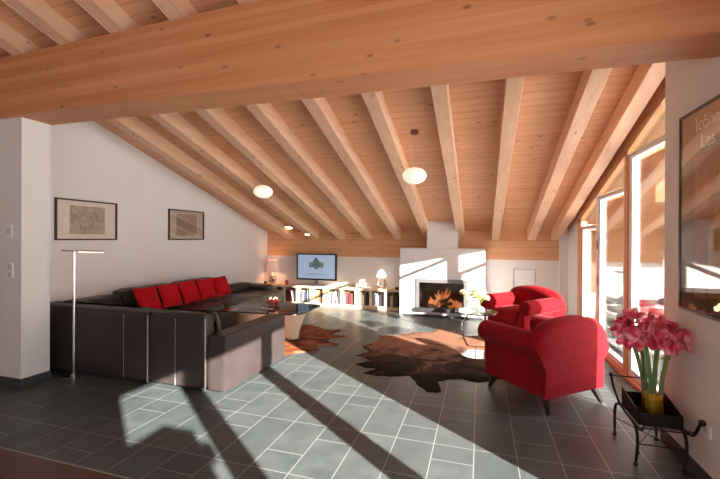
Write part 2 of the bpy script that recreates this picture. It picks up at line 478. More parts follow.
# window-side corner and rake
bm = BM(); box(bm, 1.40, 1.62, YB - .08, YB + .2, 0, 2.3); struct('wall_corner', bm, M['wall'])
bm = BM(); box(bm, 1.54, 1.66, 6.86, YB - .08, 0, 2.3); struct('wall_window_reveal', bm, M['wall'])
XW = 1.52
bm = BM()   # sloping wooden rake under the roof over the window wall
prism(bm, [(3.335, zr(3.335) - .06), (6.90, zr(6.90) - .06), (6.90, zr(6.90) + RD), (3.335, zr(3.335) + RD)], lambda u, v, t: (t, u, v), 1.475, 1.66)
struct('trim_26', bm, M['rake'])
bm = BM(); box(bm, 1.45, 1.62, 3.36, 6.86, -.02, .04, .004); struct('trim_27', bm, M['sill'])

# ------------------------------------------------------------------ window wall
def frame_rect(bm, y0, y1, z0, z1, w, x0=XW - .03, x1=XW + .03, top=None):
    box(bm, x0, x1, y0, y0 + w, z0, z1, .003, 1); box(bm, x0, x1, y1 - w, y1, z0, z1, .003, 1)
    box(bm, x0, x1, y0 + w, y1 - w, z0, z0 + w, .003, 1); box(bm, x0, x1, y0 + w, y1 - w, z1 - .03, z1, .003, 1)
def pane(nm, y0, y1, z0, z1, parent, x=XW):
    bm = BM(); box(bm, x - .003, x + .003, y0, y1, z0, z1); return finish(nm, bm, M['glass'], parent)
def tri(nm, y0, y1, z0, parent):
    bm = BM(); ztop = lambda y: zr(y) - .05
    pts = [(y0, z0), (y1, z0), (y1, max(z0 + .005, ztop(y1))), (y0, ztop(y0))]
    prism(bm, pts, lambda u, v, t: (t, u, v), XW - .003, XW + .003); return finish(nm, bm, M['glass'], parent)
def rail(y0, y1, z, parent):
    bm = BM(); box(bm, XW - .04, XW + .03, y0, y1, z, z + .02, .004, 1); finish('head_rail', bm, M['steel'], parent)
# far narrow fixed window
bm = BM(); frame_rect(bm, 5.85, 6.64, .04, 1.63, .05); w1 = struct('window_1', bm, M['white'])
pane('window_pane', 5.90, 6.59, .09, 1.58, w1); tri('upper_pane', 5.85, 6.64, 1.67, w1); rail(5.80, 6.66, 1.632, w1)
# door
bm = BM(); frame_rect(bm, 4.80, 5.78, .04, 2.0, .065); d1 = struct('door_1', bm, M['white'])
pane('door_pane', 4.865, 5.715, .105, 1.935, d1); tri('upper_pane', 4.76, 5.80, 2.04, d1); rail(4.76, 5.80, 2.003, d1)
bm = BM(); box(bm, XW - .042, XW - .03, 4.815, 4.84, .98, 1.16, .004, 1)
tube(bm, [(XW - .03, 4.828, 1.10), (XW - .075, 4.828, 1.10), (XW - .075, 4.96, 1.10)], .009, 8); tube(bm, [(XW - .075, 4.955, 1.105), (XW - .075, 4.96, 1.0)], .007, 8)
finish('door_handle', bm, M['steel'], d1)
for z in (.85, 1.33):
    bm = BM(); tube(bm, [(XW - .045, 5.79, z), (XW - .045, 5.79, z + .1)], .014, 8); finish('hinge', bm, M['steel'], d1)
# near fixed window
bm = BM(); frame_rect(bm, 3.336, 4.70, .04, 2.32, .085); box(bm, XW - .03, XW + .03, 3.42, 3.46, .04, 2.32); w2 = struct('window_2', bm, M['white'])  # extra stile strip, out of view, added to cut sunlight on the near armchair
pane('window_pane', 3.415, 4.625, .115, 2.245, w2); tri('upper_pane', 3.34, 4.70, 2.36, w2); rail(3.34, 4.70, 2.322, w2)
# posts
for i, (y0, y1, pm) in enumerate(((6.65, 6.85, 'post'), (5.785, 5.845, 'white'), (4.705, 4.795, 'post'))):
    bm = BM(); ym = (y0 + y1) / 2
    box(bm, XW - .045, XW + .05, y0, y1, 0, zr(ym) - .03, .004, 1); struct('trim_%d' % (i + 28), bm, M[pm])

# ------------------------------------------------------------------ outside
bm = BM(); box(bm, 1.75, 60, -25, 60, -.25, -.06); struct('ground', bm, M['snow'])
bm = BM()
for k in range(26): box(bm, 1.76, 4.6, 2.0 + k * .15, 2.14 + k * .15, -.06, -.02)
struct('floor_terrace', bm, simple('grey_decking', (.55, .54, .52), .8, var=.2, scale=6))
bm = BM(); box(bm, 1.62, 7.2, YB, YB + .2, -.06, 2.3); struct('wall_porch', bm, M['wall'])
bm = BM(); box(bm, 1.66, 7.2, YB - .03, YB, 1.05, ZR0 + .3); struct('trim_31', bm, M['band'])
bm = BM(); 
for k in range(3): box(bm, 1.78 + k * .11, 1.885 + k * .11, YB - .10, YB - .035, .55, 1.62, .004, 1)
tag(finish('wooden_shutter', bm, M['post']), 'orange wooden board panel outside on the porch wall, behind the narrow window', 'shutter')
M['stone'] = simple('grey_garden_stone', (.20, .19, .18), .85, var=.5, scale=9, bump=.6, bscale=20)
# raised bed of snow-dusted stones outside
t = thing('garden_stone_wall', 'snow-dusted rough stone wall outside on the terrace beyond the glass door', 'wall', (2.9, 6.9, -.06))
bm = BM(); bs = BM()
rs = random.Random(3)
for row in range(5):
    for k in range(16):
        cx = -1.0 + k * .26 + (row % 2) * .13 + rs.uniform(-.03, .03); cz = .07 + row * .125
        r = .07; tmp = bmesh.new(); bmesh.ops.create_icosphere(tmp, subdivisions=2, radius=1)
        for v in tmp.verts:
            n = noise.noise(v.co * 1.3 + Vector((k * 3.1, row * 5.7, 0))) * .25 + 1
            v.co = Vector((cx + v.co.x * .135 * n, rs.uniform(-.002, .002) + v.co.y * .15 * n, cz + v.co.z * r * n))
        merge(bm, tmp)
finish('stones', bm, M['stone'], t, True)
for k in range(30):
    sphere(bs, (rs.uniform(-1.0, 3.0), rs.uniform(-.1, .1), .05 + rs.choice((.19, .31, .44, .56, .66)) + .02), .06, 1.8, 1.2, .35, 10)
finish('snow_patches', bs, M['snow'], t, True)
# bare bushes in front of it
for bi, (bx, by) in enumerate(((2.35, 5.6), (3.3, 5.9))):
    b = BM(); rb = random.Random(bi + 11)
    for k in range(60):
        a = rb.uniform(0, 2 * PI); l = rb.uniform(.3, .62); sp_ = rb.uniform(.05, .45)
        p0 = Vector((rb.uniform(-.05, .05), rb.uniform(-.05, .05), 0)); p1 = p0 + Vector((math.cos(a) * sp_, math.sin(a) * sp_, l))
        tube(b, [p0, (p0 + p1) / 2 + Vector((0, 0, .05)), p1], [.008, .006, .003], 5)
        for q in range(4):
            pp = p0.lerp(p1, rb.uniform(.5, 1)); sphere(b, pp, .022, 1.4, 1, .8, 6)
    o = finish('shrub', b, simple('frosted_twigs_%d' % bi, (.38, .30, .29), .9, var=.5, scale=20), None, False, (bx, by, -.06))
    tag(o, ('frosted twiggy shrub outside just past the glass door' if bi == 0 else 'frosted twiggy shrub outside behind the nearest window pane, right of the door'), 'shrub')

# ------------------------------------------------------------------ fireplace
FY = 7.35
t = thing('fireplace', 'white built-in fireplace with a glass-fronted fire and chimney column', 'fireplace', (-.69, FY, 0))
def loc(bm_): return bm_
FX0, FX1 = -1.472, .09
def L(bm, x0, x1, y0, y1, z0, z1, bev=0): return box(bm, x0 + .69, x1 + .69, y0 - FY, y1 - FY, z0, z1, bev, 1)
bm = BM()
L(bm, FX0, -1.17, FY, YB - .03, 0, 1.275); L(bm, -.21, FX1, FY, YB - .03, 0, 1.275)
L(bm, -1.17, -.21, FY, YB - .03, .70, 1.275); L(bm, -1.17, -.21, FY, YB - .03, 0, .09); L(bm, -1.17, -.21, FY + .42, YB - .03, .09, .70)
finish('surround', bm, M['wall'], t)
bm = BM(); L(bm, -.965, -.40, FY + .05, YB - .03, 1.275, 1.93); finish('chimney_column', bm, M['wall'], t)
bm = BM(); L(bm, -1.38, .06, FY - .10, FY, .0, .032, .004); finish('hearth_slab', bm, M['slate'], t)
bm = BM()
L(bm, -1.17, -1.10, FY - .02, FY + .02, .13, .70); L(bm, -.28, -.21, FY - .02, FY + .02, .13, .70)
L(bm, -1.10, -.28, FY - .02, FY + .02, .63, .70)
fr_ = finish('fire_door', bm, simple('door_steel', (.22, .21, .21), .45, metal=.5), t)
bm = BM(); L(bm, -1.18, -.20, FY - .06, FY + .02, .085, .155); finish('lower_rail', bm, M['fblack'], fr_)
bm = BM(); L(bm, -1.10, -.28, FY - .005, FY + .002, .135, .63); finish('fire_glass', bm, M['fglass'], fr_)
bm = BM()
L(bm, -1.165, -1.14, FY + .02, FY + .41, .095, .695); L(bm, -.24, -.215, FY + .02, FY + .41, .095, .695)
L(bm, -1.14, -.24, FY + .39, FY + .41, .095, .695); L(bm, -1.14, -.24, FY + .02, FY + .39, .67, .695); L(bm, -1.14, -.24, FY + .02, FY + .39, .095, .12)
finish('firebox', bm, simple('firebrick', (.16, .11, .09), .9, var=.4, scale=7), t)
logm = simple('charred_log', (.20, .08, .03), .9, var=.6, scale=12, bump=.6)
for a, b_, r in (((-.95, .12, .16), (-.45, .22, .17), .045), ((-.9, .25, .17), (-.5, .12, .24), .04), ((-.72, .1, .25), (-.42, .26, .36), .035), ((-.85, .2, .3), (-.6, .18, .22), .03)):
    bm = BM(); p0 = Vector((a[0] + .69, a[1], a[2])); p1 = Vector((b_[0] + .69, b_[1], b_[2]))
    tube(bm, [p0.lerp(p1, k / 6) + Vector((0, 0, .008 * math.sin(k * 2))) for k in range(7)], r, 10); finish('log', bm, logm, t, True)
def flame_mat():
    m, nt, b = new_mat('fire_flame')
    tc = N(nt, 'ShaderNodeTexCoord'); nz = N(nt, 'ShaderNodeTexNoise', Scale=6.0, Detail=3.0)
    nt.links.new(tc.outputs['Object'], nz.inputs['Vector'])
    col = ramp(nt, nz.outputs[0], [(.35, (.42, .10, .03)), (.55, (.85, .33, .12)), (.72, (1, .62, .34))])
    nt.links.new(col, b.inputs['Emission Color']); b.inputs['Emission Strength'].default_value = .75
    b.inputs['Base Color'].default_value = (.6, .2, .05, 1)
    return m
M['flame'] = flame_mat()
rf = random.Random(5)
for q in range(16):
    fx = -.92 + .036 * q + rf.uniform(-.02, .02); h = (.14 + .26 * math.exp(-((fx + .70) / .14) ** 2)) * rf.uniform(.75, 1.05); lean = rf.uniform(-.03, .05); fy = rf.uniform(.12, .26)
    bm = BM(); pts = []; rr = []
    for k in range(10):
        u = k / 9
        pts.append((fx + .69 + lean * u * 2 + .022 * math.sin(u * 8 + fx * 20), fy + .02 * math.sin(u * 5), .15 + h * u)); rr.append(max(.003, .050 * math.sin(PI * (u * .75 + .22)) * (1 - u * .5)))
    tube(bm, pts, rr, 9); finish('flame', bm, M['flame'], t, True)

# framed service hatch on the back wall
bm = BM()
for b_ in ((.615, 1.005, .875, .890), (.615, 1.005, .37, .385), (.615, .628, .385, .875), (.992, 1.005, .385, .875)):
    box(bm, b_[0], b_[1], YB - .012, YB, b_[2], b_[3])
t = finish('service_hatch', bm, M['steel']); tag(t, 'thin grey framed white hatch set in the wall behind the far red armchair', 'hatch')
bm = BM(); box(bm, .628, .992, YB - .006, YB, .385, .875); finish('hatch_panel', bm, M['white'], t)

# ------------------------------------------------------------------ pendants
def pendant(x, y, z, label, r=.14):
    t = thing('pendant_lamp', label, 'lamp', (x, y, z), 0, 'oval pendant lamps under the sloping ceiling')
    bm = BM(); sphere(bm, (0, 0, 0), r, 1, 1, .68, 24); finish('glass_shade', bm, M['pend'], t, True)
    zc = zr(y) + RD - .01 - z
    bm = BM(); tube(bm, [(0, 0, r * .66), (0, 0, zc - .02)], .0022, 6); finish('cord', bm, M['steel'], t)
    bm = BM(); lathe(bm, [(0, -.035), (.04, -.035), (.048, -.02), (.048, .012), (0, .012)], (0, 0, zc), 18); finish('ceiling_rose', bm, simple('bronze_cap_' + str(int(x * 10)), (.16, .05, .03), .4), t, True)
    return t
pendant(-.73, 4.47, 2.185, 'oval white opal pendant lamp nearer the fireplace, brown cap above it')
pendant(-3.06, 5.02, 2.14, 'oval white opal pendant lamp on the left, above the glass coffee table')
for x, y, r, lab in ((-4.0, 7.62, .085, 'larger glowing ceiling spotlight over the left end of the sideboard'), (-3.502, 7.50, .055, 'smaller glowing ceiling spotlight, the one nearer the television')):
    t = thing('ceiling_spotlight', lab, 'spotlight', (x, y, zr(y) + (RD - .012 if x < -3.6 else .0))); t.rotation_euler = (-math.atan(SL), 0, 0)
    bm = BM(); lathe(bm, [(0, -.012), (r, -.03), (r + .015, -.03), (r + .015, .0), (0, .0)], seg=20); finish('housing', bm, M['steel'], t, True)
    bm = BM(); lathe(bm, [(0, -.05), (r * .7, -.045), (r * .98, -.031), (0, -.025)], seg=20); finish('lamp_glass', bm, M['spot'], t, True)

# ------------------------------------------------------------------ pictures
def map_mat(name, base, ink, ink2):
    m, nt, b = new_mat(name)
    tc = N(nt, 'ShaderNodeTexCoord')
    a = N(nt, 'ShaderNodeTexNoise', Scale=9.0, Detail=8.0, Roughness=.75); nt.links.new(tc.outputs['Object'], a.inputs['Vector'])
    v = N(nt, 'ShaderNodeTexVoronoi', Scale=13.0); v.feature = 'DISTANCE_TO_EDGE'; nt.links.new(tc.outputs['Object'], v.inputs['Vector'])
    c = ramp(nt, a.outputs[0], [(.35, ink), (.5, base), (.7, ink2)])
    ln = mth(nt, 'LESS_THAN', v.outputs['Distance'], .035)
    c = mixc(nt, mth(nt, 'MULTIPLY', ln, .55), c, tuple(k * .45 for k in ink))
    nt.links.new(c, b.inputs['Base Color']); b.inputs['Roughness'].default_value = .6
    return m
M['map'] = map_mat('old_map_print', (.50, .41, .29), (.30, .26, .20), (.56, .40, .32))
M['paper'] = simple('passepartout', (.80, .70, .60), .9, var=.02)
M['frame'] = simple('dark_frame', (.045, .025, .018), .4, var=.2)
def picture(y0, y1, z0, z1, label, mx, mz):
    t = thing('framed_map', label, 'picture', (XL, (y0 + y1) / 2, z0)); w = (y1 - y0) / 2; h = z1 - z0; f = .018
    bm = BM()
    box(bm, 0, .025, -w, -w + f, 0, h); box(bm, 0, .025, w - f, w, 0, h); box(bm, 0, .025, -w + f, w - f, 0, f); box(bm, 0, .025, -w + f, w - f, h - f, h)
    finish('frame', bm, M['frame'], t)
    bm = BM(); box(bm, .0, .008, -w + f, w - f, f, h - f); finish('mount', bm, M['paper'], t)
    bm = BM(); box(bm, .008, .010, -w + mx, w - mx, mz, h - mz); finish('map_print', bm, M['map'], t)
    bm = BM(); box(bm, .016, .018, -w + f, w - f, f, h - f); finish('picture_glass', bm, M['pglass'], t)
picture(3.222, 4.017, 1.418, 1.915, 'larger framed old map on the left wall, above the floor lamp', .17, .075)
picture(4.929, 5.740, 1.418, 1.915, 'smaller-looking framed old map on the left wall above the red cushions', .17, .075)

# poster on the right wall
py0, py1, pz0, pz1 = 3.07, 2.20, 1.00, 2.255
t = thing('framed_poster', 'large dark-framed exhibition poster on the right wall above the flowers', 'poster', (XR, (py0 + py1) / 2, pz0))
w = (py0 - py1) / 2; h = pz1 - pz0; f = .016
bm = BM()
for b_ in ((-w, -w + f, 0, h), (w - f, w, 0, h), (-w + f, w - f, 0, f), (-w + f, w - f, h - f, h)): box(bm, -.024, 0, *b_)
finish('frame', bm, simple('black_frame', (.02, .015, .014), .35), t)
def grad_noise(name, a, b_, c_, s):
    m, nt, bb = new_mat(name); tc = N(nt, 'ShaderNodeTexCoord')
    nz = N(nt, 'ShaderNodeTexNoise', Scale=s, Detail=5.0, Distortion=.5); nt.links.new(tc.outputs['Object'], nz.inputs['Vector'])
    nt.links.new(ramp(nt, nz.outputs[0], [(.3, a), (.5, b_), (.7, c_)]), bb.inputs['Base Color']); bb.inputs['Roughness'].default_value = .7
    return m
bm = BM(); box(bm, -.010, 0, -w + f, w - f, f, h - f); sheet = finish('poster_sheet', bm, grad_noise('poster_brown', (.20, .09, .035), (.30, .15, .06), (.36, .19, .08), 3), t)
bm = BM(); box(bm, -.012, -.010, -w + .06, w - .17, .10, h - .29); finish('poster_artwork', bm, grad_noise('poster_art', (.38, .10, .06), (.52, .20, .11), (.60, .32, .16), 5), sheet)
bm = BM()   # a plain generic upright figure shape in ochre
prism(bm, [(-.10, .12), (.12, .12), (.14, .45), (.08, .58), (.05, .70), (-.03, .70), (-.07, .58), (-.12, .42)], lambda u, v, tt: (tt, u - .02, v), -.0135, -.012)
finish('poster_figure', bm, grad_noise('poster_ochre', (.55, .33, .12), (.65, .42, .18), (.75, .52, .26), 9), sheet)
txm = simple('poster_lettering', (.95, .88, .76), .7, var=.02)
for s, yy, zz in (('Icônes', 2.893, 2.118), ('Les', 2.835, 2.005)):
    cu = bpy.data.curves.new('lettering', 'FONT'); cu.body = s; cu.size = .115; cu.extrude = .0005; cu.materials.append(txm)
    tmp_o = bpy.data.objects.new('tmp', cu); COL.objects.link(tmp_o); me_ = bpy.data.meshes.new_from_object(tmp_o.evaluated_get(bpy.context.evaluated_depsgraph_get())); bpy.data.objects.remove(tmp_o)
    o = bpy.data.objects.new('lettering', me_); COL.objects.link(o); o.parent = sheet
    o.matrix_local = Matrix.Translation((-.0125, yy - (py0 + py1) / 2, zz - pz0)) @ Matrix(((0, 0, -1), (-1, 0, 0), (0, 1, 0))).to_4x4()
bm = BM(); box(bm, -.022, -.020, -w + f, w - f, f, h - f); finish('poster_glass', bm, M['pglass'], t)

# switches, outlet
def plate(nm, lab, cat, x, y, z, facing, w=.08, h=.08, rows=1):
    t = thing(nm, lab, cat, (x, y, z))
    bm = BM()
    if facing == 'Y': box(bm, -w / 2, w / 2, -.012, 0, -h / 2, h / 2, .003, 1)
    else: box(bm, -.012, 0, -w / 2, w / 2, -h / 2, h / 2, .003, 1)
    finish('cover_plate', bm, M['white'], t)
    for k in range(rows):
        bm = BM(); zc = (k - (rows - 1) / 2) * h / rows; s = min(w, h / rows) * .30
        if facing == 'Y': box(bm, -s, s, -.016, -.012, zc - s, zc + s, .002, 1)
        else: lathe(bm, [(0, 0), (.02, 0), (.02, .004), (0, .004)], (0, 0, 0), 12); [setattr(v, 'co', Vector((-.016 + v.co.z, v.co.x, v.co.y))) for v in bm.verts]
        finish('rocker' if facing == 'Y' else 'socket_face', bm, simple('switch_grey_%s%d' % (nm, k), (.55, .54, .53), .5), t)
plate('light_switch', 'white single light switch on the left pillar, the upper of two plates', 'switch', -4.375, 2.58, 1.51, 'Y', .085, .13)
plate('light_switch', 'grey double switch plate with two rockers, lower on the left pillar', 'switch', -4.36, 2.58, 1.125, 'Y', .085, .15, 2)
plate('wall_socket', 'white wall socket low on the right wall beside the iron planter', 'socket', XR, 2.76, .34, 'X', .08, .08)

# ------------------------------------------------------------------ sofa
t = thing('sectional_sofa', 'large dark brown leather corner sofa along the left wall', 'sofa', (-4.6, 3.0, 0))
def S(nm, x0, x1, y0, y1, z0, z1, e=.22, m='leather', parent=None, puff=0, fn=None):
    bm = BM(); blob(bm, x0 + 4.6, x1 + 4.6, y0 - 3.0, y1 - 3.0, z0, z1, e, puff=puff)
    if fn:
        for v in bm.verts: v.co = fn(v.co)
    return finish(nm, bm, M[m], parent or t, True)
# near arm of the corner: backs turned to the camera
for x0, x1, top in ((-4.66, -3.10, .735), (-3.10, -2.43, .745)):
    S('back_panel', x0 + .002, x1 - .002, 2.985, 3.34, .03, top, .16, fn=lambda v: Vector((v.x, v.y - (.13 * max(0, v.z - .3) / .44 if v.y > .2 else 0), v.z)))
S('seat_base', -4.55, -2.43, 3.05, 3.72, .03, .30, .06)
S('seat_cushion', -4.5, -3.32, 3.30, 3.76, .26, .41, .3); S('seat_cushion', -3.31, -2.44, 3.30, 3.76, .26, .41, .3)
S('armrest', -2.43, -2.225, 3.015, 4.16, .03, .548, .10)
for x in (-3.40, -2.765):
    bm = BM(); box(bm, x + 4.6 - .001, x + 4.6 + .001, -.0175, -.012, .05, .68); finish('seam', bm, M['stitch'], t)
bm = BM(); box(bm, -3.102 + 4.6, -3.096 + 4.6, -.019, -.008, .04, .69); finish('piping', bm, M['stitch'], t)
bm = BM(); box(bm, -2.434 + 4.6, -2.428 + 4.6, -.014, .0, .04, .70); finish('piping', bm, M['stitch'], t)
# run along the left wall
S('seat_base', -4.70, -3.72, 3.78, 5.9, .03, .36, .06)
for y0, y1 in ((4.14, 5.02), (5.03, 5.9)): S('seat_cushion', -4.5, -3.70, y0, y1, .32, .47, .3)
for y0, y1, z in ((3.2, 3.9, .715), (3.9, 4.84, .765), (4.85, 5.80, .765)):
    S('back_cushion', -4.70, -4.42, y0, y1, .3, z, .3)
# far return in the corner
S('seat_base', -4.70, -3.80, 5.92, 7.05, .03, .30, .06)
S('seat_cushion', -4.66, -3.80, 5.93, 7.05, .27, .42, .22)
S('back_cushion', -4.70, -4.45, 5.82, 6.95, .3, .56, .3)
S('back_cushion', -4.66, -4.05, 6.80, 7.08, .3, .52, .3)
# red cushions
def pillow(s=.35, d=.11):
    bm = bmesh.new(); n = 12; g = {}
    for side in (1, -1):
        for i in range(n + 1):
            for j in range(n + 1):
                u, v = i / n * 2 - 1, j / n * 2 - 1
                edge = (i in (0, n)) or (j in (0, n))
                if edge and side == -1: g[(side, i, j)] = g[(1, i, j)]; continue
                pin = 1 - .07 * (1 - abs(u * v)) * (1 if True else 0)
                k = ((1 - u ** 4) * (1 - v ** 4)) ** .5
                g[(side, i, j)] = bm.verts.new((side * d / 2 * k, u * s / 2 * (1 - .08 * (1 - v * v)), v * s / 2 * (1 - .08 * (1 - u * u))))
        for i in range(n):
            for j in range(n):
                q = [g[(side, i, j)], g[(side, i + 1, j)], g[(side, i + 1, j + 1)], g[(side, i, j + 1)]]
                bm.faces.new(q)
    return bm
lab = ['red cushion nearest the camera, leftmost on the dark leather sofa', 'second red cushion from the left on the dark sofa', 'middle one of the five red sofa cushions',
       'fourth red cushion from the left on the dark sofa', 'red cushion farthest away, at the right end of the cushion row']
p0 = None
for k, y in enumerate((4.03, 4.41, 4.79, 5.17, 5.55)):
    if p0 is None: o = finish('cushion', pillow(), M['redcloth'], None, True); p0 = o
    else: o = p0.copy(); COL.objects.link(o)
    o.location = (-4.175 + .004 * (k % 2), y, .642); o.rotation_euler = (.03 * (-1) ** k, -.42, -.05 + .03 * (k % 3)); tag(o, lab[k], 'cushion', 'red cushions on the sofa')

# floor lamp
t = thing('floor_lamp', 'slim chrome reading floor lamp with a T-shaped bar, beside the pillar', 'lamp', (-4.0, 2.93, 0))
bm = BM(); lathe(bm, [(0, 0), (.028, 0), (.028, .03), (.016, .045), (0, .045)], (0, -.0, 0), 16); box(bm, -.15, .02, -.06, .02, 0, .012, .003, 1); finish('base', bm, M['chrome'], t, True)
bm = BM(); tube(bm, [(0, 0, .04), (0, 0, 1.31)], .0125, 12); finish('pole', bm, M['chrome'], t, True)
bm = BM(); box(bm, -.17, .40, -.018, .018, 1.305, 1.322, .005, 2); h_ = finish('lamp_bar', bm, M['tsteel'], t, True)
bm = BM(); box(bm, .08, .38, -.012, .012, 1.299, 1.305); finish('light_strip', bm, emis('warm_led', (1, .8, .55), 2.5), h_)

# ------------------------------------------------------------------ coffee table
TC = (-2.93, 5.05, .010)
t = thing('coffee_table', 'glass-topped coffee table on curved pale wooden legs beside the sofa', 'table', TC)
def rounded(w, d, r, n=6):
    o = []
    for cx, cy, a0 in ((w - r, d - r, 0), (-w + r, d - r, 90), (-w + r, -d + r, 180), (w - r, -d + r, 270)):
        for k in range(n + 1):
            a = math.radians(a0 + 90 * k / n); o.append((cx + r * math.cos(a), cy + r * math.sin(a)))
    return o
ct = rounded(.62, .44, .16)
ct = [(x, y + .06 * (x + .62) / 1.24) for x, y in ct]
bm = BM(); prism(bm, ct, lambda u, v, a: (u, v, a), .405, .420); top = finish('glass_top', bm, [M['tglass'], M['edge']], t)
for p in top.data.polygons:
    if abs(p.normal.z) < .5: p.material_index = 1
def shell(cx, cy, rad, a0, a1, h, thick=.03, flare=.10):
    bm = BM(); n = 14; m_ = 6; vs_ = {}
    for s in (0, 1):
        for i in range(n + 1):
            a = math.radians(a0 + (a1 - a0) * i / n)
            for j in range(m_ + 1):
                z = h * j / m_; r = rad + flare * (z / h) ** 1.6 - s * thick
                vs_[s, i, j] = bm.verts.new((cx + r * math.cos(a), cy + r * math.sin(a), z))
    def q(*k): bm.faces.new([vs_[x] for x in k])
    for i in range(n):
        for j in range(m_):
            q((0, i, j), (0, i + 1, j), (0, i + 1, j + 1), (0, i, j + 1)); q((1, i, j), (1, i, j + 1), (1, i + 1, j + 1), (1, i + 1, j))
        q((0, i, 0), (1, i, 0), (1, i + 1, 0), (0, i + 1, 0)); q((0, i, m_), (0, i + 1, m_), (1, i + 1, m_), (1, i, m_))
    for i in (0, n):
        for j in range(m_): q((0, i, j), (0, i, j + 1), (1, i, j + 1), (1, i, j))
    return bm
finish('curved_leg', shell(-.26, -.14, .16, 170, 370, .405, flare=.09), M['plyw'], t, True)
finish('curved_leg', shell(.33, .0, .10, -150, 40, .405, flare=.14), M['plyw'], t, True)
# bowl with red candles on the table
bz = .4305
t = thing('candle_bowl', 'clear glass bowl of red candles standing on the glass coffee table', 'bowl', (-3.0, 5.22, bz))
bm = BM(); lathe(bm, [(0, 0), (.07, 0), (.12, .035), (.135, .075), (.13, .075), (.115, .038), (.065, .008), (0, .008)], seg=24); finish('bowl', bm, M['vglass'], t, True)
for k in range(5):
    a = k * 2 * PI / 5 + .3
    bm = BM(); lathe(bm, [(0, .0), (.030, .0), (.031, .085), (0, .085)], (.055 * math.cos(a), .055 * math.sin(a), .012), 12); c_ = finish('candle', bm, M['candle'], t, True)
    bm = BM(); lathe(bm, [(.006, 0), (.009, .012), (0, .03)], (.055 * math.cos(a), .055 * math.sin(a), .098), 8); finish('candle_flame', bm, emis('candle_glow_%d' % k, (1, .75, .45), 3), c_, True)
t = thing('glass_tray', 'small metal tray of glasses on the coffee table left of the candle bowl', 'tray', (-2.95, 4.93, bz))
bm = BM(); box(bm, -.10, .10, -.05, .05, 0, .010, .004, 1); finish('tray', bm, M['steel'], t)
for k in range(3):
    bm = BM(); lathe(bm, [(0, .002), (.022, .002), (.027, .06), (.025, .06), (.02, .006), (0, .006)], (-.06 + k * .06, 0, .010), 14); finish('glass', bm, M['vglass'], t, True)

# ------------------------------------------------------------------ cowhide rugs
def hide(pts, z, mt, label, thick=.006):
    c = Vector((sum(p[0] for p in pts) / len(pts), sum(p[1] for p in pts) / len(pts), 0))
    n = len(pts); out = []
    rr = random.Random(len(pts))
    for i in range(n):
        a, b_ = Vector((*pts[i], 0)), Vector((*pts[(i + 1) % n], 0))
        k = max(3, int((b_ - a).length / .045)); nrm = Vector(((b_ - a).y, -(b_ - a).x, 0)).normalized()
        for j in range(k):
            p = a.lerp(b_, j / k); p += nrm * (noise.noise(p * 9) * .045 + noise.noise(p * 25) * .02); out.append(p)
    bm = BM(); rings = []
    for s in (1.0, .97, .7, .4, .15):
        rings.append([bm.verts.new((c.x + (p.x - c.x) * s, c.y + (p.y - c.y) * s, (0 if s == 1 else thick + .004 * noise.noise(p * 4 * s)))) for p in out])
    m_ = len(out)
    for a, b_ in zip(rings, rings[1:]):
        for i in range(m_): bm.faces.new((a[i], a[(i + 1) % m_], b_[(i + 1) % m_], b_[i]))
    bm.faces.new(rings[-1]); 
    o = finish('cowhide_rug', bm, mt, None, True, (0, 0, z)); return tag(o, label, 'rug')
hide([(-1.52, 5.02), (-1.36, 4.72), (-1.46, 4.56), (-1.22, 4.42), (-1.38, 4.22), (-1.02, 4.12), (-1.20, 3.98), (-1.03, 3.93), (-.72, 4.05), (-.58, 3.82), (-.47, 3.68), (-.36, 3.72), (-.40, 3.98), (-.22, 4.1),
      (.02, 4.1), (.22, 4.25), (.36, 4.62), (.28, 5.1), (.10, 5.5), (.18, 5.95), (-.02, 6.1), (-.22, 5.95), (-.42, 6.28), (-.62, 6.36), (-.70, 6.05), (-.95, 6.0), (-1.18, 5.72), (-1.42, 5.62), (-1.38, 5.3)],
     .001, M['hide1'], 'large dark brown and black cowhide rug in front of the fireplace')
hide([(-2.40, 4.15), (-2.12, 4.50), (-1.98, 4.62), (-2.12, 4.78), (-1.85, 4.98), (-2.12, 5.08), (-1.90, 5.42), (-2.15, 5.45), (-2.10, 5.75), (-2.35, 5.72), (-2.72, 5.98), (-3.10, 5.80), (-3.3, 5.2), (-3.2, 4.6), (-2.8, 4.3)],
     .001, M['hide2'], 'reddish brown cowhide rug under the glass coffee table')

